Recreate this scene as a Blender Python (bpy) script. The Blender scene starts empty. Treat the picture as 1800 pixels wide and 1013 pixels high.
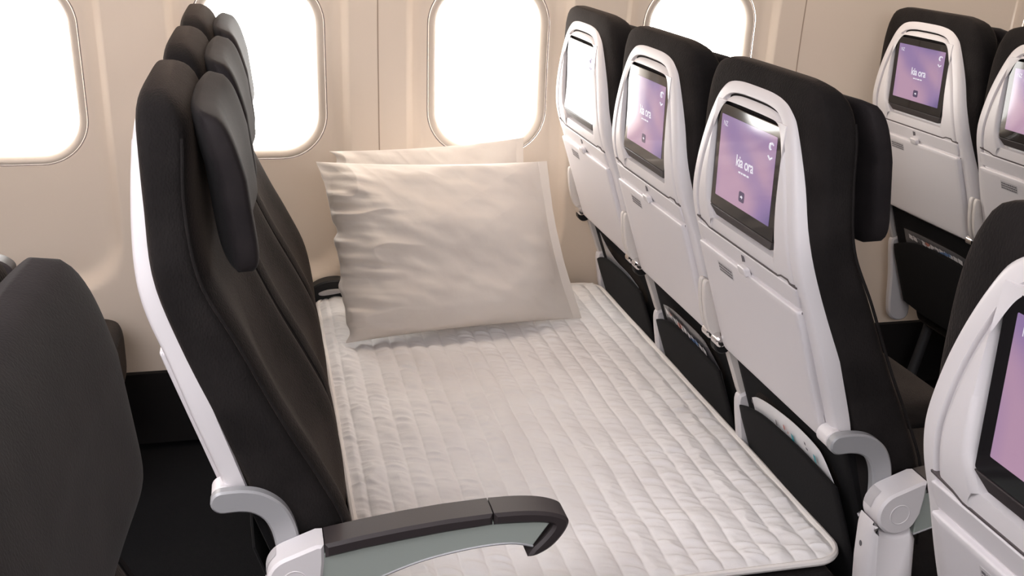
import bpy, math, random
import numpy as np
from mathutils import Vector, Matrix

random.seed(7)
C = bpy.context.scene.collection
S = bpy.context.scene

# ------------------------------------------------------------------ camera
PITCH, YAW, ROLL = .3413, .2351, .0257
cam_d = bpy.data.cameras.new('camera')
cam_d.sensor_width = 36
cam_d.lens = 1888.64 / 1800 * 36
cam_d.clip_start = .02
cam = bpy.data.objects.new('camera', cam_d)
C.objects.link(cam)
F = Vector((math.sin(YAW) * math.cos(PITCH), math.cos(YAW) * math.cos(PITCH), -math.sin(PITCH)))
R = Vector((math.cos(YAW), -math.sin(YAW), 0))
U = R.cross(F)
R2 = R * math.cos(ROLL) + U * math.sin(ROLL)
U2 = -R * math.sin(ROLL) + U * math.cos(ROLL)
cam.matrix_world = Matrix(((R2.x, U2.x, -F.x, -.8752), (R2.y, U2.y, -F.y, -1.6292), (R2.z, U2.z, -F.z, 1.4812), (0, 0, 0, 1)))
S.camera = cam

# ------------------------------------------------------------------ world, lights, exposure
S.view_settings.view_transform = 'Standard'
S.view_settings.look = 'None'
S.view_settings.gamma = 1
S.view_settings.exposure = 0.18
w = bpy.data.worlds.new('bright_sky')
S.world = w
w.use_nodes = True
wn = w.node_tree.nodes
wn['Background'].inputs[0].default_value = (1.0, .965, .93, 1)
wn['Background'].inputs[1].default_value = 12.0


def area(name, loc, rot, sx, sy, power, col):
    d = bpy.data.lights.new(name, 'AREA')
    d.shape = 'RECTANGLE'
    d.size, d.size_y, d.energy, d.color = sx, sy, power, col
    o = bpy.data.objects.new(name, d)
    o.location = loc
    o.rotation_euler = rot
    C.objects.link(o)
    return o


# cabin ceiling light strips (above the aisle, above the centre block, along the bins)
area('aisle_ceiling_light', (-1.5, -1.0, 2.12), (0, math.radians(-12), 0), 2.6, 1.0, 60, (.98, .96, 1))
area('centre_ceiling_light', (-1.0, -2.7, 2.05), (math.radians(34), 0, 0), 3.0, .8, 66, (.97, .96, 1))
area('bin_wash_light', (-.4, .95, 1.93), (math.radians(22), 0, 0), 5.6, .14, 24, (1, .86, .72))

P_ = .9554      # seat pitch
SP = .4906      # seat spacing across

# ------------------------------------------------------------------ materials


def mat(name, col, rough=.5, metal=0., sheen=0., coat=0., spec=.5):
    m = bpy.data.materials.new(name)
    m.use_nodes = True
    b = m.node_tree.nodes['Principled BSDF']
    b.inputs['Base Color'].default_value = (*col, 1)
    b.inputs['Roughness'].default_value = rough
    b.inputs['Metallic'].default_value = metal
    b.inputs['Specular IOR Level'].default_value = spec
    b.inputs['Sheen Weight'].default_value = sheen
    b.inputs['Coat Weight'].default_value = coat
    return m


def N(m, t, **kw):
    n = m.node_tree.nodes.new(t)
    for k, v in kw.items():
        setattr(n, k, v)
    return n


def L(m, a, b):
    m.node_tree.links.new(a, b)


def add_bump(m, kind='noise', scale=100, strength=.2, dist=.002, coords='Object', vscale=(1, 1, 1), detail=3):
    tc = N(m, 'ShaderNodeTexCoord')
    mp = N(m, 'ShaderNodeMapping')
    mp.inputs['Scale'].default_value = vscale
    L(m, tc.outputs[coords], mp.inputs[0])
    if kind == 'noise':
        t = N(m, 'ShaderNodeTexNoise')
        t.inputs['Detail'].default_value = detail
        out = t.outputs[0]
    else:
        t = N(m, 'ShaderNodeTexVoronoi')
        out = t.outputs[0]
    t.inputs['Scale'].default_value = scale
    L(m, mp.outputs[0], t.inputs['Vector'])
    b = N(m, 'ShaderNodeBump')
    b.inputs['Strength'].default_value = strength
    b.inputs['Distance'].default_value = dist
    L(m, out, b.inputs['Height'])
    L(m, b.outputs[0], m.node_tree.nodes['Principled BSDF'].inputs['Normal'])
    return t, b


def vary(m, c1, c2, scale=6, detail=4):
    """mottled colour from a noise texture"""
    tc = N(m, 'ShaderNodeTexCoord')
    t = N(m, 'ShaderNodeTexNoise')
    t.inputs['Scale'].default_value = scale
    t.inputs['Detail'].default_value = detail
    L(m, tc.outputs['Object'], t.inputs['Vector'])
    r = N(m, 'ShaderNodeValToRGB')
    r.color_ramp.elements[0].position = .35
    r.color_ramp.elements[1].position = .65
    r.color_ramp.elements[0].color = (*c1, 1)
    r.color_ramp.elements[1].color = (*c2, 1)
    L(m, t.outputs[0], r.inputs[0])
    L(m, r.outputs[0], m.node_tree.nodes['Principled BSDF'].inputs['Base Color'])


M = {}
M['shell'] = mat('white_shell_plastic', (.69, .66, .67), .42)
add_bump(M['shell'], 'noise', 700, .06, .0006)
M['tray'] = mat('tray_plastic', (.66, .63, .645), .45)
add_bump(M['tray'], 'noise', 700, .06, .0006)
M['groove'] = mat('dark_seam_plastic', (.09, .075, .075), .6)
M['fin'] = mat('cream_bracket_plastic', (.62, .58, .55), .45)
M['bracket'] = mat('grey_painted_metal', (.36, .36, .37), .38, .1)
M['chrome'] = mat('chrome', (.8, .78, .78), .15, 1.)
M['fabric'] = mat('charcoal_fabric', (.015, .0135, .0135), .95, sheen=.10, spec=.08)
M['fabric'].node_tree.nodes['Principled BSDF'].inputs['Sheen Roughness'].default_value = .3
M['fabric'].node_tree.nodes['Principled BSDF'].inputs['Sheen Tint'].default_value = (.8, .62, .5, 1)  # warm sheen tint stands in for brownish light haze over the fabric
vary(M['fabric'], (.0135, .0118, .0115), (.0195, .017, .0165), 14)
add_bump(M['fabric'], 'voronoi', 330, .5, .0012, vscale=(1, 1, .6))
M['head'] = mat('charcoal_leather', (.02, .017, .018), .7, sheen=.03, spec=.14)
vary(M['head'], (.0135, .011, .0118), (.019, .0155, .016), 20)
add_bump(M['head'], 'noise', 420, .35, .001)
M['pocket'] = mat('black_pocket_cloth', (.009, .0085, .009), .9, sheen=.02, spec=.08)
add_bump(M['pocket'], 'noise', 260, .3, .001)
M['black'] = mat('black_plastic', (.012, .012, .013), .5, spec=.3)
M['bezel'] = mat('monitor_black_glass', (.012, .011, .012), .06, spec=.5)
M['armpad'] = mat('dark_armrest_pad', (.035, .028, .029), .48, spec=.4)
add_bump(M['armpad'], 'noise', 500, .12, .0006)
M['sage'] = mat('sage_grey_plastic', (.33, .365, .335), .42)
M['white'] = mat('white_plastic', (.72, .69, .70), .38)
M['steel'] = mat('seat_frame_metal', (.08, .08, .085), .45, .6)
M['carpet'] = mat('dark_carpet', (.012, .012, .013), .95, spec=.1)
add_bump(M['carpet'], 'noise', 500, .8, .004)
M['dado'] = mat('dark_dado', (.014, .013, .013), .9, spec=.1)
M['wall'] = mat('cabin_wall_lining', (.66, .565, .475), .55, spec=.3)
add_bump(M['wall'], 'noise', 900, .08, .0005)
M['seam'] = mat('wall_seam', (.34, .26, .20), .7)
M['wframe'] = mat('window_bezel_plastic', (.52, .45, .385), .45)
M['ceiling'] = mat('ceiling_lining', (.75, .68, .66), .6)
M['latch'] = mat('latch_grey', (.50, .48, .49), .4)
M['print'] = mat('label_print', (.12, .11, .12), .6)
M['label'] = mat('tray_label', (.52, .50, .51), .5)

gl = bpy.data.materials.new('window_pane')
gl.use_nodes = True
nt = gl.node_tree
nt.nodes.clear()
o_ = nt.nodes.new('ShaderNodeOutputMaterial')
tr = nt.nodes.new('ShaderNodeBsdfTransparent')
tr.inputs[0].default_value = (.96, .97, .97, 1)
gg = nt.nodes.new('ShaderNodeBsdfGlossy')
gg.inputs['Roughness'].default_value = .03
mx = nt.nodes.new('ShaderNodeMixShader')
mx.inputs[0].default_value = .06
nt.links.new(tr.outputs[0], mx.inputs[1])
nt.links.new(gg.outputs[0], mx.inputs[2])
nt.links.new(mx.outputs[0], o_.inputs[0])
M['glass'] = gl


def cloth(name, c1, c2, transl=.18, bump=.25):
    m = mat(name, c1, .85, sheen=.15, spec=.15)
    vary(m, c1, c2, 9)
    tt, bb = add_bump(m, 'noise', 42, bump, .006, detail=5)
    b = m.node_tree.nodes['Principled BSDF']
    t = N(m, 'ShaderNodeBsdfTranslucent')
    t.inputs[0].default_value = (.95, .88, .78, 1)
    x = N(m, 'ShaderNodeMixShader')
    x.inputs[0].default_value = transl
    L(m, b.outputs[0], x.inputs[1])
    L(m, t.outputs[0], x.inputs[2])
    L(m, x.outputs[0], m.node_tree.nodes['Material Output'].inputs['Surface'])
    return m


M['pillow'] = cloth('white_pillow_cotton', (.76, .70, .65), (.80, .745, .69), .2, .16)
M['quilt'] = cloth('white_quilted_cotton', (.76, .735, .73), (.81, .79, .785), .04, .30)
M['binding'] = mat('quilt_binding', (.78, .74, .71), .8)


def emis(name, col, st, rough=.08):
    m = mat(name, (.01, .01, .01), rough)
    b = m.node_tree.nodes['Principled BSDF']
    b.inputs['Emission Color'].default_value = (*col, 1)
    b.inputs['Emission Strength'].default_value = st
    return m


# the lit screen: violet picture with soft pink swirl, under glass
M['screen'] = emis('lit_violet_screen', (.4, .2, .5), .62, .07)
m = M['screen']
tc = N(m, 'ShaderNodeTexCoord')
mp = N(m, 'ShaderNodeMapping')
mp.inputs['Scale'].default_value = (6, 6, 6)
mp.inputs['Location'].default_value = (0, 1.0, 2.2)
L(m, tc.outputs['Object'], mp.inputs[0])
nz = N(m, 'ShaderNodeTexNoise')
nz.inputs['Scale'].default_value = .55
nz.inputs['Detail'].default_value = 1.5
nz.inputs['Distortion'].default_value = 2.2
L(m, mp.outputs[0], nz.inputs['Vector'])
rp = N(m, 'ShaderNodeValToRGB')
rp.color_ramp.elements[0].position = .36
rp.color_ramp.elements[1].position = .66
rp.color_ramp.elements[0].color = (.20, .145, .36, 1)
rp.color_ramp.elements[1].color = (.62, .38, .54, 1)
e = rp.color_ramp.elements.new(.5)
e.color = (.38, .25, .50, 1)
L(m, nz.outputs[0], rp.inputs[0])
L(m, rp.outputs[0], m.node_tree.nodes['Principled BSDF'].inputs['Emission Color'])
M['glyph'] = emis('white_screen_glyph', (.9, .86, .95), .75)
M['button'] = emis('dark_screen_button', (.06, .04, .09), 1.)


def paper(name, base, cells):
    """printed paper: base colour with small coloured printed patches"""
    m = mat(name, base, .35)
    tc = N(m, 'ShaderNodeTexCoord')
    mp = N(m, 'ShaderNodeMapping')
    mp.inputs['Scale'].default_value = (60, 42, 70)
    L(m, tc.outputs['Object'], mp.inputs[0])
    v = N(m, 'ShaderNodeTexVoronoi')
    v.inputs['Scale'].default_value = 1
    L(m, mp.outputs[0], v.inputs['Vector'])
    r = N(m, 'ShaderNodeValToRGB')
    r.color_ramp.interpolation = 'CONSTANT'
    els = r.color_ramp.elements
    els[0].position = 0
    els[0].color = (*cells[0][1], 1)
    els[1].position = cells[1][0]
    els[1].color = (*cells[1][1], 1)
    for pos, c in cells[2:]:
        q = els.new(pos)
        q.color = (*c, 1)
    sp = N(m, 'ShaderNodeSeparateColor')
    L(m, v.outputs['Color'], sp.inputs[0])
    L(m, sp.outputs[0], r.inputs[0])
    L(m, r.outputs[0], m.node_tree.nodes['Principled BSDF'].inputs['Base Color'])
    return m


M['card'] = mat('safety_card_paper', (.80, .79, .80), .3)
M['teal_ink'] = mat('teal_ink', (.03, .30, .36), .4)
M['red_ink'] = mat('red_ink', (.5, .12, .08), .4)
M['mag'] = mat('magazine_dark_cover', (.10, .095, .10), .25)
M['magprint'] = paper('magazine_printed_strip', (.5, .5, .5), [(0, (.55, .53, .55)), (.35, (.08, .16, .34)), (.5, (.30, .28, .30)), (.62, (.35, .10, .07)), (.7, (.60, .58, .60)), (.86, (.04, .04, .05))])
M['bag'] = mat('clear_film', (.35, .35, .37), .2)

# ------------------------------------------------------------------ mesh helpers


class MB:
    def __init__(s):
        s.v, s.f = [], []

    def add(s, vs, fs):
        n = len(s.v)
        s.v += [tuple(p) for p in vs]
        s.f += [tuple(i + n for i in f) for f in fs]
        return s

    def loft(s, rings, close=True, cap0=False, cap1=False):
        n = len(rings[0])
        vs = [p for r in rings for p in r]
        fs = []
        for i in range(len(rings) - 1):
            for j in range(n if close else n - 1):
                k = (j + 1) % n
                fs.append((i * n + j, i * n + k, (i + 1) * n + k, (i + 1) * n + j))
        if cap0:
            fs.append(tuple(range(n))[::-1])
        if cap1:
            fs.append(tuple((len(rings) - 1) * n + j for j in range(n)))
        return s.add(vs, fs)

    def box(s, x0, x1, y0, y1, z0, z1):
        vs = [(x, y, z) for x in (x0, x1) for y in (y0, y1) for z in (z0, z1)]
        return s.add(vs, [(0, 1, 3, 2), (4, 6, 7, 5), (0, 4, 5, 1), (2, 3, 7, 6), (0, 2, 6, 4), (1, 5, 7, 3)])

    def tube(s, pts, r, n=12, cap=True, closed=False):
        pts = [Vector(p) for p in pts]
        rings = []
        up = None
        for i, p in enumerate(pts):
            if closed:
                d = (pts[(i + 1) % len(pts)] - pts[i - 1]).normalized()
            else:
                d = (pts[min(i + 1, len(pts) - 1)] - pts[max(i - 1, 0)]).normalized()
            if up is None:
                up = Vector((0, 0, 1)) if abs(d.z) < .9 else Vector((1, 0, 0))
            a = d.cross(up).normalized()
            b = a.cross(d)
            up = b
            rr = r[i] if isinstance(r, (list, tuple)) else r
            rings.append([p + a * math.cos(2 * math.pi * k / n) * rr + b * math.sin(2 * math.pi * k / n) * rr for k in range(n)])
        if closed:
            rings.append(rings[0])
            return s.loft(rings)
        return s.loft(rings, cap0=cap, cap1=cap)

    def cyl_y(s, x, z, r, y0, y1, n=32, bev=.003):
        def ring(y, rr):
            return [(x + rr * math.cos(2 * math.pi * k / n), y, z + rr * math.sin(2 * math.pi * k / n)) for k in range(n)]
        return s.loft([ring(y0, r - bev), ring(y0 + (bev if y1 > y0 else -bev), r), ring(y1 - (bev if y1 > y0 else -bev), r), ring(y1, r - bev)], cap0=True, cap1=True)

    def prism_y(s, poly, y0, y1, bev=.002):
        """closed polygon in (x,z) extruded along y with small bevelled edges"""
        poly = list(poly)
        ins = inset(poly, bev)
        d = bev if y1 > y0 else -bev
        return s.loft([[(p[0], y0, p[1]) for p in ins], [(p[0], y0 + d, p[1]) for p in poly],
                       [(p[0], y1 - d, p[1]) for p in poly], [(p[0], y1, p[1]) for p in ins]], cap0=True, cap1=True)

    def build(s, name, material, parent=None, smooth=True, angle=40, subsurf=0, bevel=0):
        me = bpy.data.meshes.new(name)
        me.from_pydata(s.v, [], s.f)
        me.materials.append(material)
        import bmesh
        bm = bmesh.new()
        bm.from_mesh(me)
        bmesh.ops.recalc_face_normals(bm, faces=bm.faces)
        bm.to_mesh(me)
        bm.free()
        if smooth:
            me.shade_smooth() if hasattr(me, 'shade_smooth') else None
            try:
                me.set_sharp_from_angle(angle=math.radians(angle))
            except Exception:
                pass
        o = bpy.data.objects.new(name, me)
        C.objects.link(o)
        if parent:
            o.parent = parent
        if bevel:
            b = o.modifiers.new('bevel', 'BEVEL')
            b.width = bevel
            b.segments = 3
            b.limit_method = 'ANGLE'
        if subsurf:
            q = o.modifiers.new('subsurf', 'SUBSURF')
            q.levels = subsurf
            q.render_levels = subsurf
        return o


def inset(poly, d):
    n = len(poly)
    A = sum(poly[i][0] * poly[(i + 1) % n][1] - poly[(i + 1) % n][0] * poly[i][1] for i in range(n))
    sg = 1 if A > 0 else -1
    out = []
    for i in range(n):
        p0, p1, p2 = Vector(poly[i - 1]), Vector(poly[i]), Vector(poly[(i + 1) % n])
        a = (p1 - p0)
        b = (p2 - p1)
        a = a.normalized() if a.length > 1e-9 else b.normalized()
        b = b.normalized() if b.length > 1e-9 else a
        na = Vector((-a.y, a.x)) * sg
        nb = Vector((-b.y, b.x)) * sg
        nn = (na + nb)
        if nn.length < 1e-6:
            nn = na
        nn.normalize()
        c = max(.35, nn.dot(na))
        q = p1 + nn * d / c
        out.append((q.x, q.y))
    return out


def smooth_poly(ctrl, closed=True, n=8):
    """Catmull-Rom through control points"""
    P = [Vector(c) for c in ctrl]
    m_ = len(P)
    out = []
    for i in range(m_ if closed else m_ - 1):
        p0 = P[(i - 1) % m_] if closed or i > 0 else P[i]
        p1, p2 = P[i], P[(i + 1) % m_]
        p3 = P[(i + 2) % m_] if closed or i + 2 < m_ else P[i + 1]
        for k in range(n):
            t = k / n
            out.append(.5 * ((2 * p1) + (-p0 + p2) * t + (2 * p0 - 5 * p1 + 4 * p2 - p3) * t * t + (-p0 + 3 * p1 - 3 * p2 + p3) * t ** 3))
    if not closed:
        out.append(P[-1])
    return [tuple(p) for p in out]


def rrect(x0, x1, y0, y1, r, n=6):
    """rounded rectangle polygon, counter-clockwise; r a number or 4 radii (x1y1, x0y1, x0y0, x1y0)"""
    rs = r if isinstance(r, (list, tuple)) else [r] * 4
    cs = [(x1, y1, 0), (x0, y1, 90), (x0, y0, 180), (x1, y0, 270)]
    out = []
    for (cx, cy, a0), rr in zip(cs, rs):
        sx = -1 if cx == x1 else 1
        sy = -1 if cy == y1 else 1
        for k in range(n + 1):
            a = math.radians(a0 + 90 * k / n)
            out.append((cx + sx * rr + rr * math.cos(a), cy + sy * rr + rr * math.sin(a)))
    return out


def interp(tab, z):
    tab = sorted(tab)
    zs = [t[0] for t in tab]
    vs = [t[1] for t in tab]
    if z <= zs[0]:
        return vs[0]
    if z >= zs[-1]:
        return vs[-1]
    # monotone-ish cubic
    for i in range(len(zs) - 1):
        if z <= zs[i + 1]:
            h = zs[i + 1] - zs[i]
            t = (z - zs[i]) / h
            d = (vs[i + 1] - vs[i]) / h
            m0 = d if i == 0 else .5 * (d + (vs[i] - vs[i - 1]) / (zs[i] - zs[i - 1]))
            m1 = d if i == len(zs) - 2 else .5 * (d + (vs[i + 2] - vs[i + 1]) / (zs[i + 2] - zs[i + 1]))
            return ((2 * t ** 3 - 3 * t * t + 1) * vs[i] + (t ** 3 - 2 * t * t + t) * h * m0 + (-2 * t ** 3 + 3 * t * t) * vs[i + 1] + (t ** 3 - t * t) * h * m1)


def tag(o, label=None, cat=None, group=None, kind=None):
    if label:
        o['label'] = label
    if cat:
        o['category'] = cat
    if group:
        o['group'] = group
    if kind:
        o['kind'] = kind
    return o


def empty(name, loc):
    o = bpy.data.objects.new(name, None)
    o.empty_display_size = .1
    o.location = loc
    C.objects.link(o)
    return o


def children(o):
    return [c for c in bpy.data.objects if c.parent == o]


def copy_tree(o, parent=None):
    c = o.copy()
    C.objects.link(c)
    c.parent = parent
    for ch in children(o):
        copy_tree(ch, c)
    return c


rng = np.random.RandomState(3)
_G = rng.rand(64, 64)


def vnoise(x, y, seed=0):
    x = np.asarray(x, float) + seed * 13.7
    y = np.asarray(y, float) + seed * 7.3
    xi, yi = np.floor(x).astype(int), np.floor(y).astype(int)
    fx, fy = x - xi, y - yi
    fx = fx * fx * fx * (fx * (fx * 6 - 15) + 10)
    fy = fy * fy * fy * (fy * (fy * 6 - 15) + 10)
    g = lambda a, b: _G[a % 64, b % 64]
    return (g(xi, yi) * (1 - fx) + g(xi + 1, yi) * fx) * (1 - fy) + (g(xi, yi + 1) * (1 - fx) + g(xi + 1, yi + 1) * fx) * fy - .5


def ridged(x, y, seed=0):
    return 1 - np.abs(vnoise(x, y, seed)) * 4


def grid_obj(name, V, material, parent=None, extra=None):
    """V: array (n, m, 3) -> quad grid"""
    n, m_ = V.shape[:2]
    idx = np.arange(n * m_).reshape(n, m_)
    q = np.stack([idx[:-1, :-1], idx[1:, :-1], idx[1:, 1:], idx[:-1, 1:]], -1).reshape(-1, 4)
    me = bpy.data.meshes.new(name)
    me.from_pydata(V.reshape(-1, 3).tolist(), [], q.tolist())
    me.materials.append(material)
    me.shade_smooth()
    o = bpy.data.objects.new(name, me)
    C.objects.link(o)
    if parent:
        o.parent = parent
    return o


# ------------------------------------------------------------------ cabin shell (the setting)
YW = 1.30
WS = .6151
WC = [-1.4828 + WS * k for k in range(-3, 8)]      # window module centres
ZB, ZT = .232, 2.0


def wall_y(z):
    return interp([(.2, 1.262), (.45, 1.285), (.8, 1.30), (1.05, 1.297), (1.3, 1.275), (1.6, 1.22), (2.0, 1.06)], z)


def sd_rr(x, z, hx, z0, z1, r):
    cz, hz = (z0 + z1) / 2, (z1 - z0) / 2
    dx, dz = abs(x) - hx + r, abs(z - cz) - hz + r
    return math.hypot(max(dx, 0), max(dz, 0)) + min(max(dx, dz), 0) - r


def scoop(x, z):
    d = sd_rr(x, z, .232, .47, 1.75, .14)
    t = min(1, max(0, (-d) / .05))
    t = t * t * (3 - 2 * t)
    t2 = min(1, max(0, (-d) / .02))
    return .018 * t + .010 * t2




def densify(poly, step):
    out = []
    for i, p in enumerate(poly):
        q = poly[(i + 1) % len(poly)]
        d_ = math.hypot(q[0] - p[0], q[1] - p[1])
        if d_ < 1e-7:
            continue
        k_ = max(1, int(math.ceil(d_ / step)))
        out += [(p[0] + (q[0] - p[0]) * j / k_, p[1] + (q[1] - p[1]) * j / k_) for j in range(k_)]
    return out


win_out = densify(rrect(-.1715, .1715, .812, 1.30, .125, 14), .009)


def module(cx, idx, has_window=True):
    mb = MB()
    n = len(win_out)
    if has_window:
        # outer rectangle ring matched by ray from the window centre
        zc = 1.05
        hx = WS / 2
        outer = []
        for (x, z) in win_out:
            dx, dz = x, z - zc
            t = 1e9
            if dx > 1e-6: t = min(t, hx / dx)
            if dx < -1e-6: t = min(t, -hx / dx)
            if dz > 1e-6: t = min(t, (ZT - zc) / dz)
            if dz < -1e-6: t = min(t, (ZB - zc) / dz)
            outer.append([dx * t, zc + dz * t])
        # snap the four corners
        for sx in (-1, 1):
            for zz in (ZB, ZT):
                k = min(range(n), key=lambda i: (outer[i][0] - sx * hx) ** 2 + (outer[i][1] - zz) ** 2)
                outer[k] = [sx * hx, zz]
        rings = []
        NR = 60
        for r in range(NR + 1):
            t = r / NR
            ring = []
            for a, b in zip(win_out, outer):
                x, z = a[0] + (b[0] - a[0]) * t, a[1] + (b[1] - a[1]) * t
                ring.append((cx + x, wall_y(z) + scoop(x, z), z))
            rings.append(ring)
        mb.loft(rings)
    else:
        mbn = 40
        for i in range(mbn):
            pass
        xs = [-WS / 2 + WS * i / 24 for i in range(25)]
        zs = [ZB + (ZT - ZB) * i / 60 for i in range(61)]
        vs = [(cx + x, wall_y(z), z) for x in xs for z in zs]
        fs = [(i * 61 + j, (i + 1) * 61 + j, (i + 1) * 61 + j + 1, i * 61 + j + 1) for i in range(24) for j in range(60)]
        mb.add(vs, fs)
    return mb


wallmb = MB()
BLANK = 7       # the module without a window
for i, cx in enumerate(WC):
    m_ = module(cx, i, i != BLANK)
    wallmb.add(m_.v, m_.f)
wo = wallmb.build('wall_window_side', M['wall'], smooth=True, angle=60)
tag(wo, kind='structure')
# panel seams, every second pillar
sm = MB()
for i, cx in enumerate(WC):
    if (i - 4) % 2 == 0 and i < len(WC) - 1:
        x = cx + WS / 2
        zs = [ZB + .02 + (1.95 - ZB) * k / 40 for k in range(41)]
        sm.loft([[(x - .0016, wall_y(z) - .0006, z), (x + .0016, wall_y(z) - .0006, z), (x + .0016, wall_y(z) + .004, z), (x - .0016, wall_y(z) + .004, z)] for z in zs], cap0=True, cap1=True)
tag(sm.build('trim_1', M['seam']), kind='structure')

# windows
for i, cx in enumerate(WC):
    if i == BLANK:
        continue

    def ring(d, dy, z_add=0):
        out = []
        for (x, z) in inset(win_out, d):
            out.append((cx + x, wall_y(z) + scoop(x, z) + dy, z))
        return out
    wf = MB()
    wf.loft([ring(0.0032, .012), ring(.0033, .001), ring(.0055, -.0012), ring(.014, .001), ring(.023, .005), ring(.028, .016), ring(.030, .030), ring(.033, .046), ring(.034, .066)])
    fo = wf.build('window_%d' % (i + 1), M['wframe'], angle=70)
    tag(fo, kind='structure')
    g = MB()
    g.loft([ring(-.0006, .0025), ring(.0036, .0025)])
    g.build('window_seam', M['groove'], fo)
    p = MB()
    rr = ring(.030, .06)
    p.add(rr, [tuple(range(len(rr)))])
    p.build('pane', M['glass'], fo, smooth=False)
    # inner gasket line seen through the pane
        # portal for the daylight of this window
    if -2.2 < cx < 2.4:
        a = area('window_daylight_portal', (cx, YW + .085, 1.055), (math.radians(-90), 0, 0), .3, .44, 1, (1, 1, 1))
        a.data.cycles.is_portal = True

d = MB()
d.loft([[(x, 1.262, ZB + .004), (x, 1.255, ZB), (x, 1.25, .02), (x, 1.35, .0), (x, 1.35, ZB)] for x in (-3.33, 3.0)])
tag(d.build('baseboard_window_side', M['dado']), kind='structure')
f = MB()
f.box(-3.33, 3.0, -4.2, 1.35, -.05, 0)
tag(f.build('floor', M['carpet'], smooth=False), kind='structure')
c = MB()
c.box(-3.33, 3.0, -4.2, 1.07, 2.16, 2.2)
c.loft([[(x, 1.07, 1.99), (x, .6, 2.03), (x, .5, 2.16), (x, 1.07, 2.16)] for x in (-3.33, 3.0)])
tag(c.build('ceiling', M['ceiling'], smooth=False), kind='structure')
for nm, (x0, x1, y0, y1) in dict(wall_rear=(-3.38, -3.33, -4.2, 1.35), wall_front=(3.0, 3.05, -4.2, 1.35), wall_far_side=(-3.33, 3.0, -4.25, -4.2)).items():
    b = MB()
    b.box(x0, x1, y0, y1, 0, 2.2)
    tag(b.build(nm, M['ceiling'], smooth=False), kind='structure')

# ------------------------------------------------------------------ the seat
XB = [(.655, .012), (.715, -.006), (.789, -.030), (.884, -.060), (.953, -.084), (1.0, -.093), (1.1, -.094), (1.2, -.085), (1.24, -.076), (1.3, -.06)]


def xb(z):
    return interp(XB, z)


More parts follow.
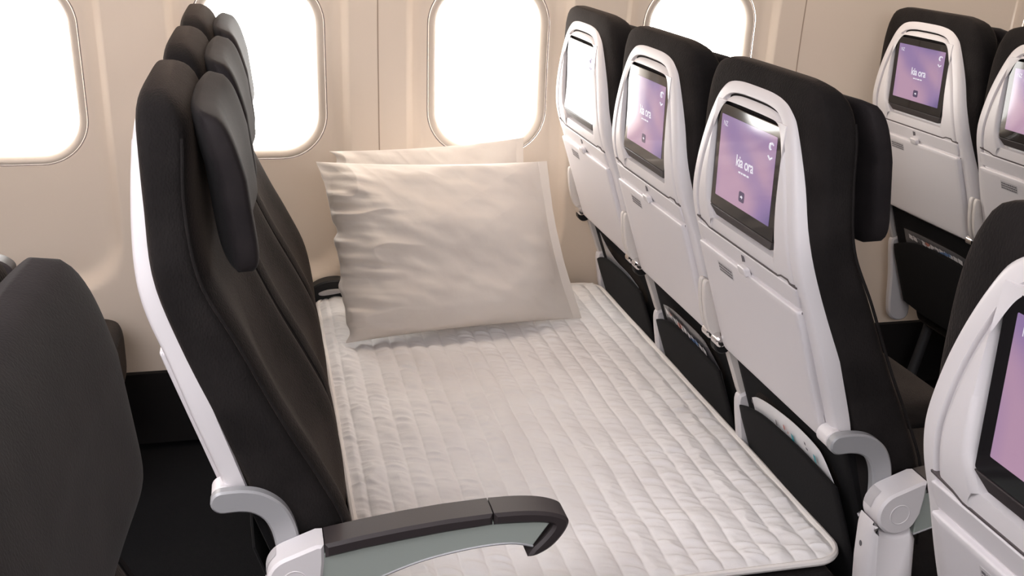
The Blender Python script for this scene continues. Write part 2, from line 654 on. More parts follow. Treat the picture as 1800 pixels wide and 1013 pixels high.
def build_seat():
    root = empty('airline_seat', (0, 0, 0))
    # ---- white back shell, closed outline in (y,z) lofted through offset rings
    half = [(.0, 1.221), (.06, 1.2195), (.104, 1.211), (.138, 1.188), (.162, 1.148), (.186, 1.092), (.202, 1.04), (.214, .99), (.222, .92), (.231, .83), (.233, .74), (.231, .69), (.222, .663), (.19, .657), (.10, .655), (0, .655)]
    hp = smooth_poly(half, closed=False, n=6)
    outline = [(y, z) for y, z in hp] + [(-y, z) for y, z in hp[-2:0:-1]]
    outline = densify(outline, .008)

    n = len(outline)
    mon = []
    cz = 1.072
    hy, hz0, hz1 = .133, 1.175 - cz, cz - .957
    for (y, z) in outline:
        dy, dz = y, z - cz
        if z < .94:      # all the low points meet the lower edge of the monitor opening
            dz = -(hz1)
            dy = y * .55
            mon.append((max(-hy, min(hy, dy)), cz - hz1))
            continue
        t = 1e9
        if abs(dy) > 1e-6: t = min(t, hy / abs(dy))
        if dz > 1e-6: t = min(t, hz0 / dz)
        if dz < -1e-6: t = min(t, hz1 / -dz)
        mon.append((dy * t, cz + dz * t))

    # let the opening's corners be true corners
    for sy in (-1, 1):
        for zz in (cz + hz0, cz - hz1):
            k = min(range(n), key=lambda i: (mon[i][0] - sy * hy) ** 2 + (mon[i][1] - zz) ** 2)
            mon[k] = (sy * hy, zz)

    def R(poly, dep):
        if dep > .02:       # the side wall of the shell is shallower towards the top
            return [(xb(z) + dep * interp([(.6, .72), (.9, .86), (1.08, .80), (1.16, .42), (1.22, .22)], z), y, z) for y, z in poly]
        return [(xb(z) + dep, y, z) for y, z in poly]
    i1, i2, i3, i4, i5 = inset(outline, .004), inset(outline, .010), inset(outline, .026), inset(outline, .0275), inset(outline, .031)
    rings = [R(inset(outline, .006), .041), R(inset(outline, .0), .039), R(outline, .007), R(i1, .003), R(i2, 0), R(i3, 0), R(i4, .002), R(i4, .006), R(i5, .007), R(inset(outline, .0335), .002), R(inset(outline, .038), .0)]
    base = inset(outline, .038)
    for k in range(1, 9):
        t = k / 9
        rings.append(R([(a[0] + (b[0] - a[0]) * t, a[1] + (b[1] - a[1]) * t) for a, b in zip(base, mon)], -.0015 * math.sin(t * math.pi / 2) * (1)))
    rings.append(R([(a[0] * .995, a[1]) for a in mon], .003))
    rings.append(R([(a[0] * .985, cz + (a[1] - cz) * .985) for a in mon], .014))
    mb = MB()
    mb.loft(rings, cap1=True)
    mb.build('back_shell', M['shell'], root, angle=50)

    # ---- curved plate that follows the shell
    def plate(poly, dep_out, dep_in, bev=.002, hol=None):
        cy_ = sum(p[0] for p in poly) / len(poly)
        cz_ = sum(p[1] for p in poly) / len(poly)
        rs = [R(poly, dep_in), R(poly, dep_out + bev), R(inset(poly, bev * .4), dep_out + bev * .35), R(inset(poly, bev), dep_out)]
        q = inset(poly, bev)
        for k in range(1, 12):
            t = 1 - k / 12
            rs.append(R([(cy_ + (y - cy_) * t, cz_ + (z - cz_) * t) for y, z in q], dep_out))
        m2 = MB()
        m2.loft(rs, cap1=True)
        return m2

    # seam under the monitor, panel below it, tray table
    m1 = MB()
    line = [(.196, .9415), (.16, .9375), (.145, .9325), (.05, .9325), (-.05, .9325), (-.135, .9325), (-.150, .9375), (-.172, .9375), (-.176, .9325), (-.200, .9325)]
    m1.loft([[(xb(z + .0015) - .0022, y, z + .0015), (xb(z - .0015) - .0022, y, z - .0015), (xb(z - .0015) + .006, y, z - .0015), (xb(z + .0015) + .006, y, z + .0015)] for y, z in line], cap0=True, cap1=True)
    m1.build('hinge_seam', M['groove'], root)
    m2 = plate(rrect(-.198, .198, .8975, .930, .004), -.0035, .01, .0015)
    up = m2.build('hinge_panel', M['tray'], root)
    hk = MB()
    hk.cyl_y(0, 0, .0055, 0, .001)
    hk = MB()
    hook = [(xb(.919) - .0045, 0.004, .923), (xb(.919) - .0045, -.006, .923), (xb(.912) - .0045, -.006, .913), (xb(.912) - .0045, 0.002, .911)]
    hk.loft([hook, [(x - .0012, y, z) for x, y, z in hook]], cap0=True, cap1=True)
    hk.build('coat_hook', M['print'], up)
    # side gaps beside panel
    tr_poly = rrect(-.200, .200, .664, .893, [.006, .006, .016, .016])
    tray = plate(tr_poly, -.0105, .012, .003).build('tray_table', M['tray'], root)
    lt = MB()
    lp = rrect(-.019, .010, .888, .905, .005)
    rs = [R(lp, -.004), R(lp, -.0135), R(inset(lp, .002), -.0155)]
    lt.loft(rs, cap1=True)
    lt.build('tray_latch', M['white'], tray)
    lb = MB()
    lp = rrect(.055, .118, .856, .877, .002)
    lb.loft([R(lp, -.0095), R(lp, -.0109)], cap1=True)
    lo = lb.build('tray_notice', M['label'], tray)
    pr = MB()
    rr_ = random.Random(2)
    for row in range(3):
        y = .115
        while y > .060:
            wv = rr_.uniform(.003, .007)
            z = .873 - row * .0058
            x0 = xb(z) - .0109
            pr.add([(x0 - .0003, y, z), (x0 - .0003, y - wv, z), (x0 - .0003 + .0009, y - wv, z - .0034), (x0 - .0003 + .0009, y, z - .0034)], [(0, 1, 2, 3)])
            y -= wv + .0012
    po = pr.build('tray_print', M['print'], lo, smooth=False)
    po.parent = tray
    # small screw
    sc = MB()
    sc.add([(xb(.893) - .0045, -.207 + .0022 * math.cos(a * math.pi / 4), .893 + .0022 * math.sin(a * math.pi / 4)) for a in range(8)], [tuple(range(8))])
    sc.build('screw', M['print'], root, smooth=False)

    # ---- monitor
    xm = -.0895
    mo = MB()
    gp = rrect(-.126, .126, .984, 1.168, [.008, .008, .004, .004])
    def G(poly, x):
        return [(x, y, z) for y, z in poly]
    mo.loft([G(gp, xm + .02), G(gp, xm + .001), G(inset(gp, .001), xm)], cap1=True)
    mono = mo.build('monitor', M['bezel'], root, angle=30)
    ch = MB()
    a = [(.126, .9835), (-.126, .9835), (-.108, .966), (.108, .966)]
    ch.loft([G(a, xm + .02), [(xm - .001, a[0][0], a[0][1]), (xm - .001, a[1][0], a[1][1]), (xm + .006, a[2][0], a[2][1]), (xm + .006, a[3][0], a[3][1])]], cap0=True, cap1=True)
    ch.build('monitor_chin', M['armpad'], mono, bevel=.0015)
    ls = MB()
    ls.add([(xm - .0013 + .0035, .006, .9755), (xm - .0013 + .0035, -.006, .9755), (xm + .0033, -.006, .9735), (xm + .0033, .006, .9735)], [(0, 1, 2, 3)])
    ls.build('monitor_button', M['latch'], mono, smooth=False)
    scn = MB()
    sp = rrect(-.107, .107, 1.006, 1.151, .0015, 2)
    scn.add(G(sp, xm - .0004), [tuple(range(len(sp)))])
    so = scn.build('screen', M['screen'], mono, smooth=False)

    def text(s, y, z, size, name='screen_text', bold=0.0):
        cu = bpy.data.curves.new(name, 'FONT')
        cu.body = s
        cu.size = size
        cu.offset = bold
        cu.align_x = 'CENTER'
        cu.align_y = 'CENTER'
        cu.space_character = .92
        to = bpy.data.objects.new('tmp', cu)
        C.objects.link(to)
        bpy.context.view_layer.update()
        me = bpy.data.meshes.new_from_object(to.evaluated_get(bpy.context.evaluated_depsgraph_get()))
        bpy.data.objects.remove(to)
        # text x -> -y (readable from -x side), text y -> z
        for v in me.vertices:
            tx, ty = v.co.x, v.co.y
            v.co = (xm - .0008, y - tx, z + ty)
        me.materials.clear()
        me.materials.append(M['glyph'])
        o = bpy.data.objects.new(name, me)
        C.objects.link(o)
        o.parent = mono
        return o
    text('kia ora', 0.0, 1.083, .027, bold=.0005)
    sb = MB()
    for y0, y1 in ((.021, .012), (.010, .004), (.002, -.009), (-.011, -.020)):
        sb.add(G([(y0, 1.0675), (y1, 1.0675), (y1, 1.0645), (y0, 1.0645)], xm - .0008), [(0, 1, 2, 3)])
    sb.build('screen_subline', M['glyph'], mono, smooth=False)
    text('NZ', .088, 1.136, .0125)
    # curled fern emblem at the upper corner
    fe = MB()
    pts = []
    for k in range(26):
        t = k / 25
        a = 4.6 * t + .6
        r = .0085 * (1 - .75 * t)
        pts.append((xm - .0012, -.090 - r * math.cos(a), 1.131 + r * math.sin(a)))
    fe.tube(pts, [.0006 + .0014 * math.sin(math.pi * min(1, k / 25 + .08)) for k in range(26)], n=6)
    fe.tube([(xm - .0012, -.082, 1.117), (xm - .0012, -.089, 1.112), (xm - .0012, -.096, 1.116)], .0013, n=6)
    fe.build('screen_emblem', M['glyph'], mono)
    bt = MB()
    bp = rrect(-.011, .011, 1.018, 1.036, .004)
    bt.add(G(bp, xm - .0008), [tuple(range(len(bp)))])
    bt.build('screen_button', M['button'], mono, smooth=False)
    ar = MB()
    ar.add([(xm - .0012, .004, 1.0285), (xm - .0012, -.001, 1.0285), (xm - .0012, -.001, 1.031), (xm - .0012, -.005, 1.027), (xm - .0012, -.001, 1.023), (xm - .0012, -.001, 1.0255), (xm - .0012, .004, 1.0255)], [tuple(range(7))])
    ar.build('screen_arrow', M['glyph'], mono, smooth=False)

    # ---- backrest cushion: horizontal sections, superelliptic
    FR = [(.40, .204), (.45, .203), (.52, .198), (.62, .180), (.70, .145), (.79, .100), (.915, .044), (1.0, .004), (1.1, -.010), (1.2, -.008), (1.26, -.014), (1.30, -.03)]
    BK = [(.38, .125), (.45, .105), (.55, .065), (.655, .035), (.72, .012), (.80, -.016), (.9, -.050), (1.0, -.076), (1.1, -.079), (1.2, -.082), (1.25, -.084), (1.30, -.08)]

    def section(z, hw, x0, x1, n=5., N_=64, concave=0.):
        ring = []
        for k in range(N_):
            a = 2 * math.pi * k / N_
            ca, sa = math.cos(a), math.sin(a)
            u = math.copysign(abs(ca) ** (2 / n), ca)
            v = math.copysign(abs(sa) ** (2 / n), sa)
            x = (x0 + x1) / 2 + (x1 - x0) / 2 * u
            y = hw * v
            if u > 0:
                x += -concave * u * max(0, 1 - (v / .78) ** 2) ** 1.2
            ring.append((x, y, z))
        return ring
    rings = []
    zs = [.40, .405, .42] + [.45 + .02 * k for k in range(36)] + [1.165, 1.18, 1.195, 1.208, 1.220, 1.230, 1.236, 1.241, 1.244]
    for z in zs:
        hw = interp([(.40, .230), (.45, .236), (1.0, .238), (1.10, .234), (1.17, .222), (1.21, .203), (1.235, .175), (1.248, .12)], z)
        x0, x1 = interp(BK, z), interp(FR, z)
        if z > 1.195:
            t = (z - 1.195) / .054
            m0 = (x0 + x1) / 2 - .014
            s = math.sqrt(max(.02, 1 - t * t))
            x0, x1 = m0 + (x0 - m0) * s, m0 + (x1 - m0) * s
        conc = interp([(.45, .02), (.6, .036), (.8, .034), (.95, .012), (1.05, 0)], z)
        rings.append(section(z, hw, x0, x1, concave=conc))
    mb = MB()
    mb.loft(rings, cap0=True, cap1=True)
    bc = mb.build('backrest', M['fabric'], root, angle=80)
    # welt seams running down the edges of the front face
    for sgn in (-1, 1):
        pt = []
        for k in range(60):
            z = .46 + (1.19 - .46) * k / 59
            hw = interp([(.45, .236), (1.0, .238), (1.10, .234), (1.17, .222), (1.21, .203)], z)
            x1 = interp(FR, z)
            pt.append((x1 - .012 - .0 * k, sgn * (hw - .0045), z))
        wl = MB()
        wl.tube(pt, .0026, n=8)
        wl.build('welt', M['fabric'], bc)
    # ---- head rest pad with forward wings
    rings = []
    Z0, Z1 = .996, 1.220
    for k in range(33):
        t = -1 + 2 * k / 32
        s = (1 - abs(t) ** (4.5 if t > 0 else 8)) ** (1 / 3.2)
        z = (Z0 + Z1) / 2 + (Z1 - Z0) / 2 * t
        s = max(s, .18)
        hw = .206 * (.90 + .10 * s)
        lean = interp([(.99, .024), (1.05, .017), (1.25, -.004)], z)
        N_ = 64
        ring = []
        for q in range(N_):
            a = 2 * math.pi * q / N_
            ca, sa = math.cos(a), math.sin(a)
            u = math.copysign(abs(ca) ** .5, ca)
            v = math.copysign(abs(sa) ** .5, sa)
            y = hw * v * (.93 + .07 * s)
            wing = .020 * min(1, abs(v)) ** 2.2
            th = .052 * s
            x = lean + .014 + wing * (.4 + .6 * s) + th / 2 * u - (.03 if u < 0 else 0) * 0
            x -= (1 - s) * .008 + (.012 * max(0, (z - 1.13) / .09))
            ring.append((x, y, z))
        rings.append(ring)
    mb = MB()
    mb.loft(rings, cap0=True, cap1=True)
    mb.build('headrest', M['head'], root, angle=80)

    # ---- seat cushion, legs, lower back, pocket
    rings = []
    for k in range(17):
        t = -1 + 2 * k / 16
        s = (1 - abs(t) ** 5) ** (1 / 3) if abs(t) < 1 else 0
        s = max(s, .6)
        rings.append([(.40 + .26 * x * (.94 + .06 * s), .238 * y * (.93 + .07 * s), .355 + .068 * t) for x, y in
                      [(math.copysign(abs(math.cos(a)) ** .35, math.cos(a)), math.copysign(abs(math.sin(a)) ** .35, math.sin(a))) for a in [2 * math.pi * q / 48 for q in range(48)]]])
    mb = MB()
    mb.loft(rings, cap0=True, cap1=True)
    mb.build('seat_cushion', M['fabric'], root, angle=80)
    for sy in (-1, 1):
        lg = MB()
        y = sy * .17
        lg.tube([(.20, y, .29), (.17, y, .15), (.14, y, .012)], .016)
        lg.tube([(.52, y, .29), (.55, y, .15), (.58, y, .012)], .016)
        lg.tube([(.10, y, .014), (.62, y, .014)], .012)
        lg.build('leg', M['steel'], root)

    def xl(z):
        return .030 + (.66 - z) * .34
    def lplate(poly, off, th, bulge=0, rim=0):
        zmin, zmax = min(p[1] for p in poly), max(p[1] for p in poly)
        def pt(y, z, o):
            b = bulge * math.sin(math.pi * min(1, max(0, (zmax + .03 - z) / (zmax - zmin + .03))) * .75) * (1 - (y / .22) ** 2)
            return (xl(z) - off - b + o, y, z)
        cy_, cz_ = 0, (zmin + zmax) / 2
        mm = MB()
        q = inset(poly, .003)
        rs = [[pt(y, z, th) for y, z in poly], [pt(y, z, .002) for y, z in poly], [pt(y, z, 0) for y, z in q]]
        for k in range(1, 14):
            t = 1 - k / 14
            rs.append([pt(cy_ + (y - cy_) * t, cz_ + (z - cz_) * t, 0) for y, z in q])
        mm.loft(rs, cap0=True, cap1=True)
        return mm
    lplate(rrect(-.222, .222, .36, .675, .02), 0, .05).build('lower_back', M['pocket'], root)
    # pocket with a sagging top edge
    pk = [(y, interp([(-.205, .572), (-.1, .580), (0, .578), (.08, .570), (.155, .550), (.205, .530)], y)) for y in [.205 - .41 * k / 24 for k in range(25)]]
    pk = pk + [(-.21, .50), (-.205, .34), (-.1, .33), (.1, .33), (.205, .34), (.21, .50)]
    lplate(pk, .026, .005, bulge=.007).build('seat_pocket', M['pocket'], root)

    # ---- pivot hardware at the lower corners
    for sy in (-1, 1):
        fn = MB()
        poly = smooth_poly([(-.040, .790), (-.027, .793), (-.012, .765), (-.004, .725), (.006, .682), (-.010, .676), (-.026, .700), (-.036, .74)], n=4)
        y0 = sy * .2335
        fn.prism_y(poly, y0 - sy * .004, y0 + sy * .0085, .002)
        fn.build('hinge_fin', M['fin'], root)
        pv = MB()
        pv.cyl_y(-.002, .672, .0125, sy * .205, sy * .2375, n=24, bev=.004)
        pv.build('pivot_cap', M['chrome'], root)
    return root


def pylon_inner(root):
    """stowed armrest stub, its pylon, and the black pivot rod, between this seat and the next one towards the windows"""
    rd = MB()
    rd.cyl_y(.012, .655, .019, .2265, .2525, n=24)
    rd.build('pivot_rod', M['black'], root)
    a = MB()
    a.prism_y(smooth_poly([(.022, .655), (.046, .652), (.075, .60), (.100, .545), (.094, .520), (.070, .525), (.045, .585)], n=4), .2345, .2525, .003)
    a.build('stowed_armrest', M['fin'], root)
    b = MB()
    b.prism_y(smooth_poly([(.058, .53), (.066, .541), (.10, .545), (.115, .51), (.135, .42), (.155, .28), (.09, .28), (.072, .42), (.060, .50)], n=5), .2275, .2525, .005)
    py = b.build('armrest_pylon', M['white'], root)
    c = MB()
    c.add([(.0675, .247 + .003 * math.cos(t * math.pi / 4), .478 + .005 * math.sin(t * math.pi / 4)) for t in range(8)], [tuple(range(8))])
    c.build('release_button', M['print'], py, smooth=False)


def aisle_armrest(root, ys=-1):
    """the wide aisle armrest: curved bracket, pivot cap, side panel, dark pad, pylon cover"""
    arm = MB()
    # bracket strip
    ctr = smooth_poly([(.0, .682), (.025, .682), (.048, .676), (.068, .660), (.080, .636), (.086, .606), (.088, .575)], closed=False, n=6)
    top, bot = [], []
    wd = .0175
    for i, p in enumerate(ctr):
        q0, q1 = Vector(ctr[max(0, i - 1)]), Vector(ctr[min(len(ctr) - 1, i + 1)])
        dd = (q1 - q0).normalized()
        nn = Vector((-dd.y, dd.x))
        pp = Vector(p)
        top.append(tuple(pp + nn * wd))
        bot.append(tuple(pp - nn * wd))
    endc = [(wd * math.cos(math.radians(a)) + 0, .682 + wd * math.sin(math.radians(a))) for a in range(105, 265, 15)]
    arm.prism_y(bot[::-1] + [] + top[::-1][0:0] + [], 0, 0) if False else None
    poly = bot + top[::-1] + endc
    arm.prism_y(poly, ys * .2405, ys * .2585, .003)
    a = arm.build('armrest_bracket', M['bracket'], root, angle=35)
    st = MB()
    st.cyl_y(.0, .682, .0165, ys * .205, ys * .242, n=28)
    st.build('pivot_boss', M['white'], a)
    # armrest
    cap = MB()
    circ = [(.0925 + .0385 * math.cos(math.radians(t)), .5755 + .0385 * math.sin(math.radians(t))) for t in range(110, 330, 10)]
    poly = circ + [(.131, .57), (.1345, .600), (.1350, .628), (.125, .6285)]
    cap.prism_y(poly, ys * .2560, ys * .307, .004)
    cp = cap.build('armrest', M['white'], root, angle=35)
    rg = MB()
    rg.tube([(.0925 + .017 * math.cos(t * math.pi / 16), ys * .3065, .574 + .017 * math.sin(t * math.pi / 16)) for t in range(32)], .0012, n=6, closed=True)
    rg.build('pivot_ring', M['white'], cp)
    nt_ = MB()
    nt_.loft([[(.0925 + .0392 * math.cos(math.radians(t)), y, .5755 + .0392 * math.sin(math.radians(t))) for y in (ys * .2610, ys * .284)] for t in range(128, 182, 6)], close=False)
    nt_.build('pivot_slot', M['latch'], cp)
    # side panel
    pn = MB()
    up = smooth_poly([(.128, .612), (.19, .621), (.27, .630), (.376, .636), (.43, .634), (.466, .626)], closed=False, n=5)
    lo = smooth_poly([(.440, .588), (.405, .597), (.35, .596), (.28, .585), (.22, .566), (.17, .545), (.126, .532)], closed=False, n=5)
    pn.prism_y(up + lo, ys * .2620, ys * .303, .002)
    pn.build('armrest_panel', M['sage'], cp, angle=35)
    bd = MB()
    bd.tube([(x, ys * .302, z) for x, z in lo], .0022, n=6)
    bd.build('armrest_trim', M['bracket'], cp)
    # pad, in two lengths with a thin joint, the front one hooking down
    def pad(topc, botc):
        p = MB()
        poly = topc + botc
        p.prism_y(poly, ys * .2555, ys * .3085, .0045)
        return p
    pad([(.1365, .629), (.19, .637), (.25, .644), (.31, .649), (.3775, .6515)], [(.3775, .6325), (.31, .6285), (.25, .6225), (.19, .6155), (.1365, .607)]).build('armrest_pad', M['armpad'], cp, angle=35)
    t2 = smooth_poly([(.3795, .6515), (.42, .6505), (.455, .646), (.482, .637), (.493, .626), (.486, .606), (.468, .585), (.446, .573), (.432, .572)], closed=False, n=4)
    b2 = smooth_poly([(.440, .585), (.455, .600), (.468, .617), (.466, .624), (.44, .629), (.3795, .6325)], closed=False, n=4)
    pad(t2, b2).build('armrest_pad', M['armpad'], cp, angle=35)
    # pylon
    py = MB()
    arc = [(.0925 + .0425 * math.cos(math.radians(t)), .5755 + .0425 * math.sin(math.radians(t))) for t in range(200, 320, 10)]
    py.prism_y([(.056, .40), (.050, .48), (.049, .54), (.0505, .556)] + arc + [(.132, .52), (.139, .44), (.150, .30), (.150, .12), (.085, .12), (.075, .28)], ys * .2545, ys * .3065, .007)
    po = py.build('armrest_pylon', M['white'], root, angle=50)
    dt = MB()
    dt.add([(.0485 + .0006, ys * .277 + .004 * math.cos(t * math.pi / 5), .508 + .0055 * math.sin(t * math.pi / 5)) for t in range(10)], [tuple(range(10))])
    dt.build('release_button', M['print'], po, smooth=False)


seat = build_seat()
pylon_inner(seat)
aisle = copy_tree(seat)
aisle_armrest(aisle)


def place(src, name, x, y, label, group=None):
    o = copy_tree(src)
    o.name = name
    o.location = (x, y, 0)
    tag(o, label, 'airline seat', group)
    return o


def place_first(o, name, x, y, label, group=None):
    o.name = name
    o.location = (x, y, 0)
    tag(o, label, 'airline seat', group)
    return o


def drop(root, *names):
    for ch in children(root):
        if ch.name.split('.')[0] in names:
            for k in children(ch):
                bpy.data.objects.remove(k)
            bpy.data.objects.remove(ch)


# the aisle seats carry the armrest bracket instead of a hinge fin on their aisle side
for ch in children(aisle):
    if ch.name.split('.')[0] in ('hinge_fin', 'pivot_cap') and sum(v.co.y for v in ch.data.vertices) < 0:
        bpy.data.objects.remove(ch)

g = 'economy seats with white shells and charcoal cushions'
B1 = place_first(aisle, 'airline_seat', 0, 0, 'nearest of three white-backed seats along right edge of the bed, grey armrest bracket', g)
B2 = place_first(seat, 'airline_seat', 0, SP, 'middle seat of three along right edge of the bed', g)
B3 = place(seat, 'airline_seat', 0, 2 * SP, 'window seat by the bed\'s right edge, its screen washed out white by glare', g)
A1 = place(aisle, 'airline_seat', -P_, 0, 'charcoal aisle seat left of the bed, whole white side edge showing, seen in profile', g)
A2 = place(seat, 'airline_seat', -P_, SP, 'charcoal middle seat left of the bed, mostly hidden behind the aisle seat', g)
A3 = place(seat, 'airline_seat', -P_, 2 * SP, 'charcoal window seat left of the bed, brown bulging side cushion against the wall', g)
C3 = place(seat, 'airline_seat', P_, 2 * SP, 'window seat one row ahead at upper right, with the darkest violet screen', g)
C2 = place(seat, 'airline_seat', P_, SP, 'middle seat one row ahead, cut off by the right picture edge, pale glare on screen', g)
DX, DY = -.136, -.966
N1 = place(seat, 'airline_seat', DX, DY, 'nearest seat across the aisle at lower right, huge black framed screen cut by picture edge', g)
K1 = place(seat, 'airline_seat', -P_ + DX + .035, DY, 'dark charcoal seat across the aisle at lower left, only its headrest and cushion front showing', g)
Z3 = place(seat, 'airline_seat', -2 * P_, 2 * SP, 'window seat at far left edge, only its dark seat cushion corner visible by the wall', g)
for q in (N1, K1):
    drop(q, 'hinge_fin', 'pivot_cap', 'pivot_rod', 'stowed_armrest', 'armrest_pylon')

# ------------------------------------------------------------------ things in the seat pockets


def pocket_sheet(name, seat_x, seat_y, ctrl_top, z0, material, label, cat, off=.016, th=.0012):
    """thin folded sheet standing in the pocket; ctrl_top: (y, z) of its top edge"""
    def xl(z):
        return .030 + (.66 - z) * .34
    top = smooth_poly(ctrl_top, closed=False, n=8)
    ys = [t[0] for t in top]
    rings = []
    n = 14
    for (y, zt) in top:
        col = []
        for k in range(n + 1):
            z = z0 + (zt - z0) * k / n
            bow = .006 * (1 - ((y) / .2) ** 2)
            col.append((xl(z) - off - bow * .5, y, z))
        back = [(x + th, y, z) for x, y, z in col[::-1]]
        rings.append(col + back)
    mb = MB()
    mb.loft(rings, cap0=True, cap1=True)
    o = mb.build(name, material, None, angle=60)
    o.location = (seat_x, seat_y, 0)
    tag(o, label, cat)
    return o


def on_sheet(parent, name, spots, material, off=.0182):
    def xl(z):
        return .030 + (.66 - z) * .34
    mb = MB()
    for (y, z, wy, hz) in spots:
        x = lambda zz: xl(zz) - off - .003 - .001
        mb.add([(x(z), y, z), (x(z), y - wy, z - wy * .12), (x(z - hz), y - wy, z - hz - wy * .12), (x(z - hz), y, z - hz)], [(0, 1, 2, 3)])
    return mb.build(name, material, parent, smooth=False)


card = pocket_sheet('safety_card', 0, 0, [(.135, .580), (.10, .596), (.03, .612), (-.06, .622), (-.13, .618), (-.158, .606), (-.180, .565)], .40, M['card'], 'white curved safety card with teal prints in the nearest pocket beside the bed', 'safety card')
on_sheet(card, 'print', [(.128, .580, .006, .008), (.02, .590, .006, .012), (-.10, .606, .006, .006), (-.103, .596, .008, .004)], M['print'])
on_sheet(card, 'teal_print', [(-.045, .594, .010, .020)], M['teal_ink'])
on_sheet(card, 'teal_print', [(-.130, .597, .009, .015)], M['teal_ink'])
on_sheet(card, 'red_print', [(-.015, .597, .006, .010), (-.03, .59, .004, .004)], M['red_ink'])
mag = pocket_sheet('magazine', 0, SP, [(.125, .600), (.06, .613), (-.04, .616), (-.12, .612), (-.150, .596), (-.19, .560)], .40, M['mag'], 'dark magazine with a coloured picture strip in the middle seat pocket by the bed', 'magazine')
on_sheet(mag, 'picture_strip', [(.10 - .022 * k, .597 - .0006 * k + (.004 if k < 6 else 0), .0205, .016) for k in range(11)], M['magprint'])
bag = pocket_sheet('plastic_sleeve', 0, 2 * SP, [(.10, .640), (.06, .610), (0, .59), (-.1, .585), (-.16, .57)], .42, M['bag'], 'grey see-through sleeve sagging in the window seat pocket by the bed', 'sleeve')
mag2 = pocket_sheet('magazine', P_, 2 * SP, [(.14, .600), (.06, .604), (-.04, .604), (-.12, .602), (-.17, .596)], .40, M['mag'], 'dark magazine with a pale strip in the pocket one row ahead', 'magazine')
on_sheet(mag2, 'picture_strip', [(.11 - .022 * k, .592, .021, .013) for k in range(12)], M['magprint'])

# ------------------------------------------------------------------ wall-side details
# black armrest end and its grey catch at the wall, beside the bed's far left corner
wa = empty('wall_armrest', (-.70, 1.235, 0))
tag(wa, 'small black folded armrest end at the wall between the left window seat and pillow', 'armrest')
b = MB()
b.prism_y(smooth_poly([(-.08, .44), (-.06, .475), (-.02, .492), (.03, .49), (.055, .465), (.06, .43), (0, .425)], n=5), -.022, .022, .004)
b.build('arm_body', M['black'], wa)
b = MB()
b.prism_y(smooth_poly([(-.045, .458), (-.02, .468), (.02, .468), (.025, .46), (-.03, .452)], n=4), -.028, -.020, .001)
b.build('catch', M['latch'], wa)
# armrest tip of the row behind at the left picture edge
la = empty('seat_armrest', (-2 * P_, SP * 1.5, 0))
tag(la, 'dark armrest tip poking in at the left picture edge', 'armrest')
b = MB()
pl = smooth_poly([(.13, .70), (.25, .735), (.38, .752), (.46, .755), (.500, .735), (.50, .71), (.47, .685), (.38, .68), (.25, .665), (.13, .62)], n=4)
b.prism_y(pl, -.024, .024, .004)
b.build('arm_pad', M['armpad'], la)
b = MB()
b.prism_y(inset(pl, .016), -.028, -.022, .001)
b.build('arm_panel', M['sage'], la)
b = MB()
b.prism_y([(.08, .40), (.15, .40), (.19, .66), (.12, .68)], -.02, .02, .004)
b.build('arm_post', M['white'], la)

# ------------------------------------------------------------------ quilted mattress topper
MX0, MX1, MY0, MY1, MZ = -.750, .070, -.215, 1.235, .437
nx, ny = 420, 620
u = np.linspace(0, 1, nx)
v = np.linspace(0, 1, ny)
Uu, Vv = np.meshgrid(u, v, indexing='ij')
X = MX0 + (MX1 - MX0) * Uu
Y = MY0 + (MY1 - MY0) * Vv
# rounded corners: pull the corner points in
rad = .055
for sx, sy in ((0, 0), (1, 0), (0, 1), (1, 1)):
    cxx = MX0 + rad if sx == 0 else MX1 - rad
    cyy = MY0 + rad if sy == 0 else MY1 - rad
    dx = (X - cxx) * (-1 if sx == 0 else 1)
    dy = (Y - cyy) * (-1 if sy == 0 else 1)
    inc = (dx > 0) & (dy > 0)
    r_sq = np.maximum(dx, dy)
    hyp = np.hypot(dx, dy)
    k = np.where(inc & (hyp > 1e-9), r_sq / np.maximum(hyp, 1e-9), 1)
    X = np.where(inc, cxx + (X - cxx) * k, X)
    Y = np.where(inc, cyy + (Y - cyy) * k, Y)
CH = .0435
wob = .0016 * vnoise(X * 3, Y * 9, 5)
ph = (X - MX0 + wob + .012) / CH
fr = ph - np.floor(ph)
chn = np.floor(ph)
edge = np.minimum(np.minimum(X - MX0, MX1 - X), np.minimum(Y - MY0, MY1 - Y))
puff = np.abs(np.sin(np.pi * fr)) ** .55
amp = .0058
# wrinkles: short ridges across each channel, different in each
wr = ridged(X * 16 + chn * 3.1, Y * 46 + chn * 5.7 + X * 18, 1) ** 1
wr2 = vnoise(X * 30 + chn, Y * 85 + X * 30, 2)
wr3 = vnoise(X * 9, Y * 14, 3)
mask = .75 + .8 * np.clip(vnoise(X * 4, Y * 4, 8) + .35, 0, 1)
leftm = np.clip((MX0 + .15 - X) / .15, 0, 1)
rightm = np.clip((X - (MX1 - .07)) / .07, 0, 1)
Z = MZ + amp * puff + puff * mask * (.0030 * wr + .0036 * wr2) + .006 * wr3
Z += leftm * (.008 * vnoise(X * 22 + Y * 16, Y * 9 - X * 14, 6) + .004 * ridged(X * 9 + Y * 13, Y * 7 - X * 9, 9))
Z += rightm * .009 * vnoise(X * 8, Y * 15, 11)
ed = np.clip(edge / .022, 0, 1)
Z = MZ + (Z - MZ) * ed - .004 * (1 - ed)
Z += .010 * np.clip((X - (MX1 - .20)) / .20, 0, 1) ** 2 * 0
top = np.stack([X, Y, Z], -1)
mt = empty('mattress_topper', ((MX0 + MX1) / 2, (MY0 + MY1) / 2, .423))
tag(mt, 'white channel-quilted mattress topper spread over the joined seats as a bed', 'mattress topper')
o = grid_obj('quilted_top', top - np.array([mt.location.x, mt.location.y, mt.location.z]), M['quilt'], mt)
bnd = []
for i in range(0, nx, 6): bnd.append(top[i, 0])
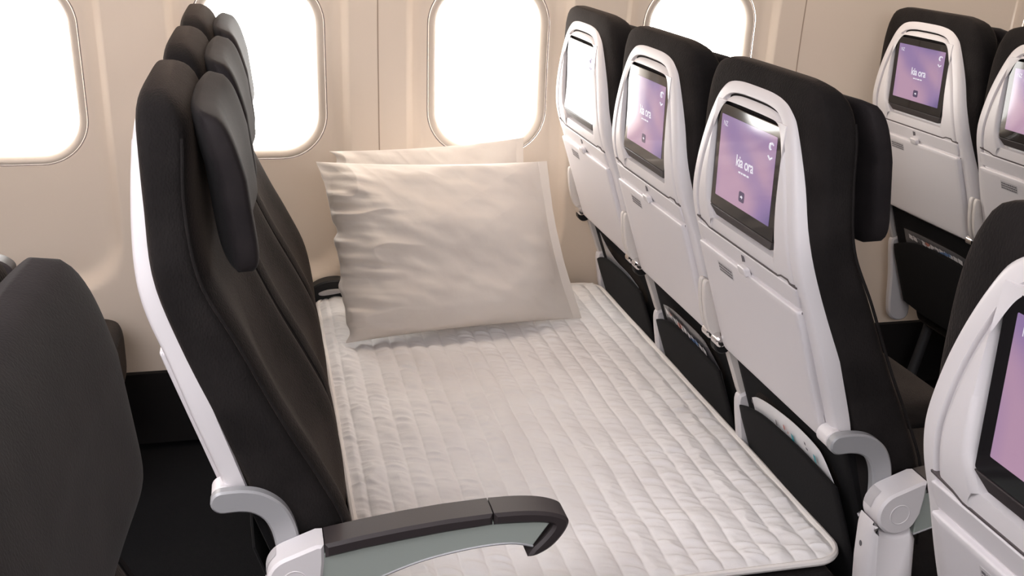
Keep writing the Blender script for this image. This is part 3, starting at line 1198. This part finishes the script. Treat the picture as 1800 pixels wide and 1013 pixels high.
for j in range(0, ny, 6): bnd.append(top[-1, j])
for i in range(nx - 1, -1, -6): bnd.append(top[i, -1])
for j in range(ny - 1, -1, -6): bnd.append(top[0, j])
bl = []
for p in bnd:
    q = Vector((float(p[0]), float(p[1]), MZ - .003)) - mt.location
    if not bl or (q - bl[-1]).length > .002:
        bl.append(q)
if (bl[0] - bl[-1]).length < .002: bl.pop()
b = MB()
b.tube(bl, .0062, n=8, closed=True)
b.build('binding', M['binding'], mt)
b = MB()
ctr_ = mt.location
i_ = [tuple(Vector((q.x * .995, q.y * .995, .003))) for q in bl]
i0 = [tuple(Vector((q.x * .998, q.y * .998, q.z))) for q in bl]
b.loft([i0, i_], cap1=True)
b.build('underside', M['binding'], mt)
# leg rests raised between the seats under the bed
lr = MB()
lr.prism_y(rrect(.665 - P_, .045, .30, .421, .02), -.23, .236, .006)
for k in range(3):
    q = MB()
    q.v, q.f = list(lr.v), list(lr.f)
    lo = q.build('leg_rest', M['fabric'], None)
    lo.location = (0, k * SP, 0)
    tag(lo, ['charcoal leg rest raised under the bed at its aisle end', 'charcoal leg rest raised under the middle of the bed', 'charcoal leg rest raised under the bed by the wall'][k], 'leg rest')

# ------------------------------------------------------------------ pillows


def pillow(name, BL, BR, TR, TL, puff_f, puff_b, seed, label, flange=True):
    BL, BR, TR, TL = map(np.array, (BL, BR, TR, TL))
    cen = (BL + BR + TR + TL) / 4
    root = empty(name, tuple(cen * np.array([1, 1, 0]) + np.array([0, 0, min(BL[2], BR[2])])))
    tag(root, label, 'pillow')
    n = 300
    s = np.linspace(-1, 1, n)
    s = np.sign(s) * (1 - (1 - np.abs(s)) ** 1.25)
    a, b_ = np.meshgrid(s, s, indexing='ij')      # a along width, b height
    # outline: sides pinch between the corners
    pin = .05
    aa = a * (1 - pin * (1 - b_ ** 2) * 1.0 * np.abs(a) ** 2)
    bb = b_ * (1 - pin * .8 * (1 - a ** 2) * np.abs(b_) ** 2)
    aa = aa + .075 * vnoise(b_ * 8, a * 0, seed + 30) * np.clip(-a, 0, 1) ** 6 + .008 * vnoise(b_ * 5, a * 0, seed + 33) * np.clip(a, 0, 1) ** 6
    P0 = (BL[None, None] * ((1 - aa) * (1 - bb))[..., None] + BR * ((1 + aa) * (1 - bb))[..., None] + TR * ((1 + aa) * (1 + bb))[..., None] + TL * ((1 - aa) * (1 + bb))[..., None]) / 4
    nrm = np.cross(BR - BL, TL - BL)
    nrm = nrm / np.linalg.norm(nrm)
    if nrm[1] > 0:
        nrm = -nrm
    fl = .92 if flange else .97      # the open hem on the right side stays flat
    ar = np.where(a > 0, a / fl, a)
    ax = np.clip(1 - np.abs(ar) ** 2.2, 0, 1)
    by = np.clip(1 - np.abs(b_) ** 2.4, 0, 1)
    ex = np.where(a > 0, .62 + .40 * np.clip(a, 0, 1) ** 2, .5)
    ey = np.where(b_ > 0, .66, .36)
    t = ax ** ex * by ** ey
    # gathers radiating in from the left seam
    dl = np.clip(1 - (a + 1) / .75, 0, 1)
    gw = np.clip(t * 4.5, 0, 1)
    g = ridged(b_ * 5.2 + a * 1.1 + 1.1 * vnoise(a * 3, b_ * 3, seed + 2), a * 1.9, seed) * dl ** 1.2 * (.4 + 1.2 * np.clip(vnoise(b_ * 2, a * 2, seed + 5) + .5, 0, 1))
    g2 = vnoise(b_ * 13 + a * 3, a * 3.2, seed + 4) * dl ** 2
    dt = np.clip(1 - (1 - b_) / .7, 0, 1) + .7 * np.clip(1 - (1 + b_) / .3, 0, 1)
    g3 = ridged(a * 4 + b_ * 2.2, b_ * 1.6 - a, seed + 7) * dt
    soft = vnoise(a * 2.2, b_ * 2.2, seed + 9)
    diag = ridged(a * 2.0 - b_ * 2.6, a * .8 + b_ * .9, seed + 12)
    w_ = .012 * g + .026 * g2 + .0035 * g3 + .022 * soft + .0010 * diag + .0075 * vnoise(a * 7 + b_ * 3, b_ * 7, seed + 15)
    ridge = np.clip(t, 0, 1) ** .8
    hem = np.clip(ar - 1, 0, 1) > 0
    front = P0 + nrm * ((puff_f * t + w_ * gw + .002)[..., None])
    front = front + nrm * (np.where(hem, .0035 * vnoise(a * 6, b_ * 5, seed + 20), 0))[..., None]
    back = P0 - nrm * ((puff_b * t)[..., None])
    off = np.array(root.location)
    V = front - off
    W = back - off
    idx = np.arange(n * n).reshape(n, n)
    q = np.stack([idx[:-1, :-1], idx[1:, :-1], idx[1:, 1:], idx[:-1, 1:]], -1).reshape(-1, 4)
    edge_i = list(idx[:, 0]) + list(idx[-1, 1:]) + list(idx[-2::-1, -1]) + list(idx[0, -2:0:-1])
    m2 = n * n
    side = [(edge_i[i], edge_i[(i + 1) % len(edge_i)], edge_i[(i + 1) % len(edge_i)] + m2, edge_i[i] + m2) for i in range(len(edge_i))]
    me = bpy.data.meshes.new('pillowcase')
    me.from_pydata(V.reshape(-1, 3).tolist() + W.reshape(-1, 3).tolist(), [], q.tolist() + (q[:, ::-1] + m2).tolist() + side)
    me.materials.append(M['pillow'])
    me.shade_smooth()
    o = bpy.data.objects.new('pillowcase', me)
    C.objects.link(o)
    o.parent = root
    return root


pillow('pillow', (-.700, .855, .452), (-.070, .925, .452), (-.150, 1.045, .853), (-.748, 1.045, .868), .088, .042, 3,
       'front white pillow leaning on the wall, gathered wrinkles at its left seam')
pillow('pillow', (-.66, 1.10, .452), (-.14, 1.12, .452), (-.185, 1.165, .892), (-.70, 1.165, .868), .045, .045, 21,
       'rear white pillow between the front pillow and the window wall, only its top edge showing')
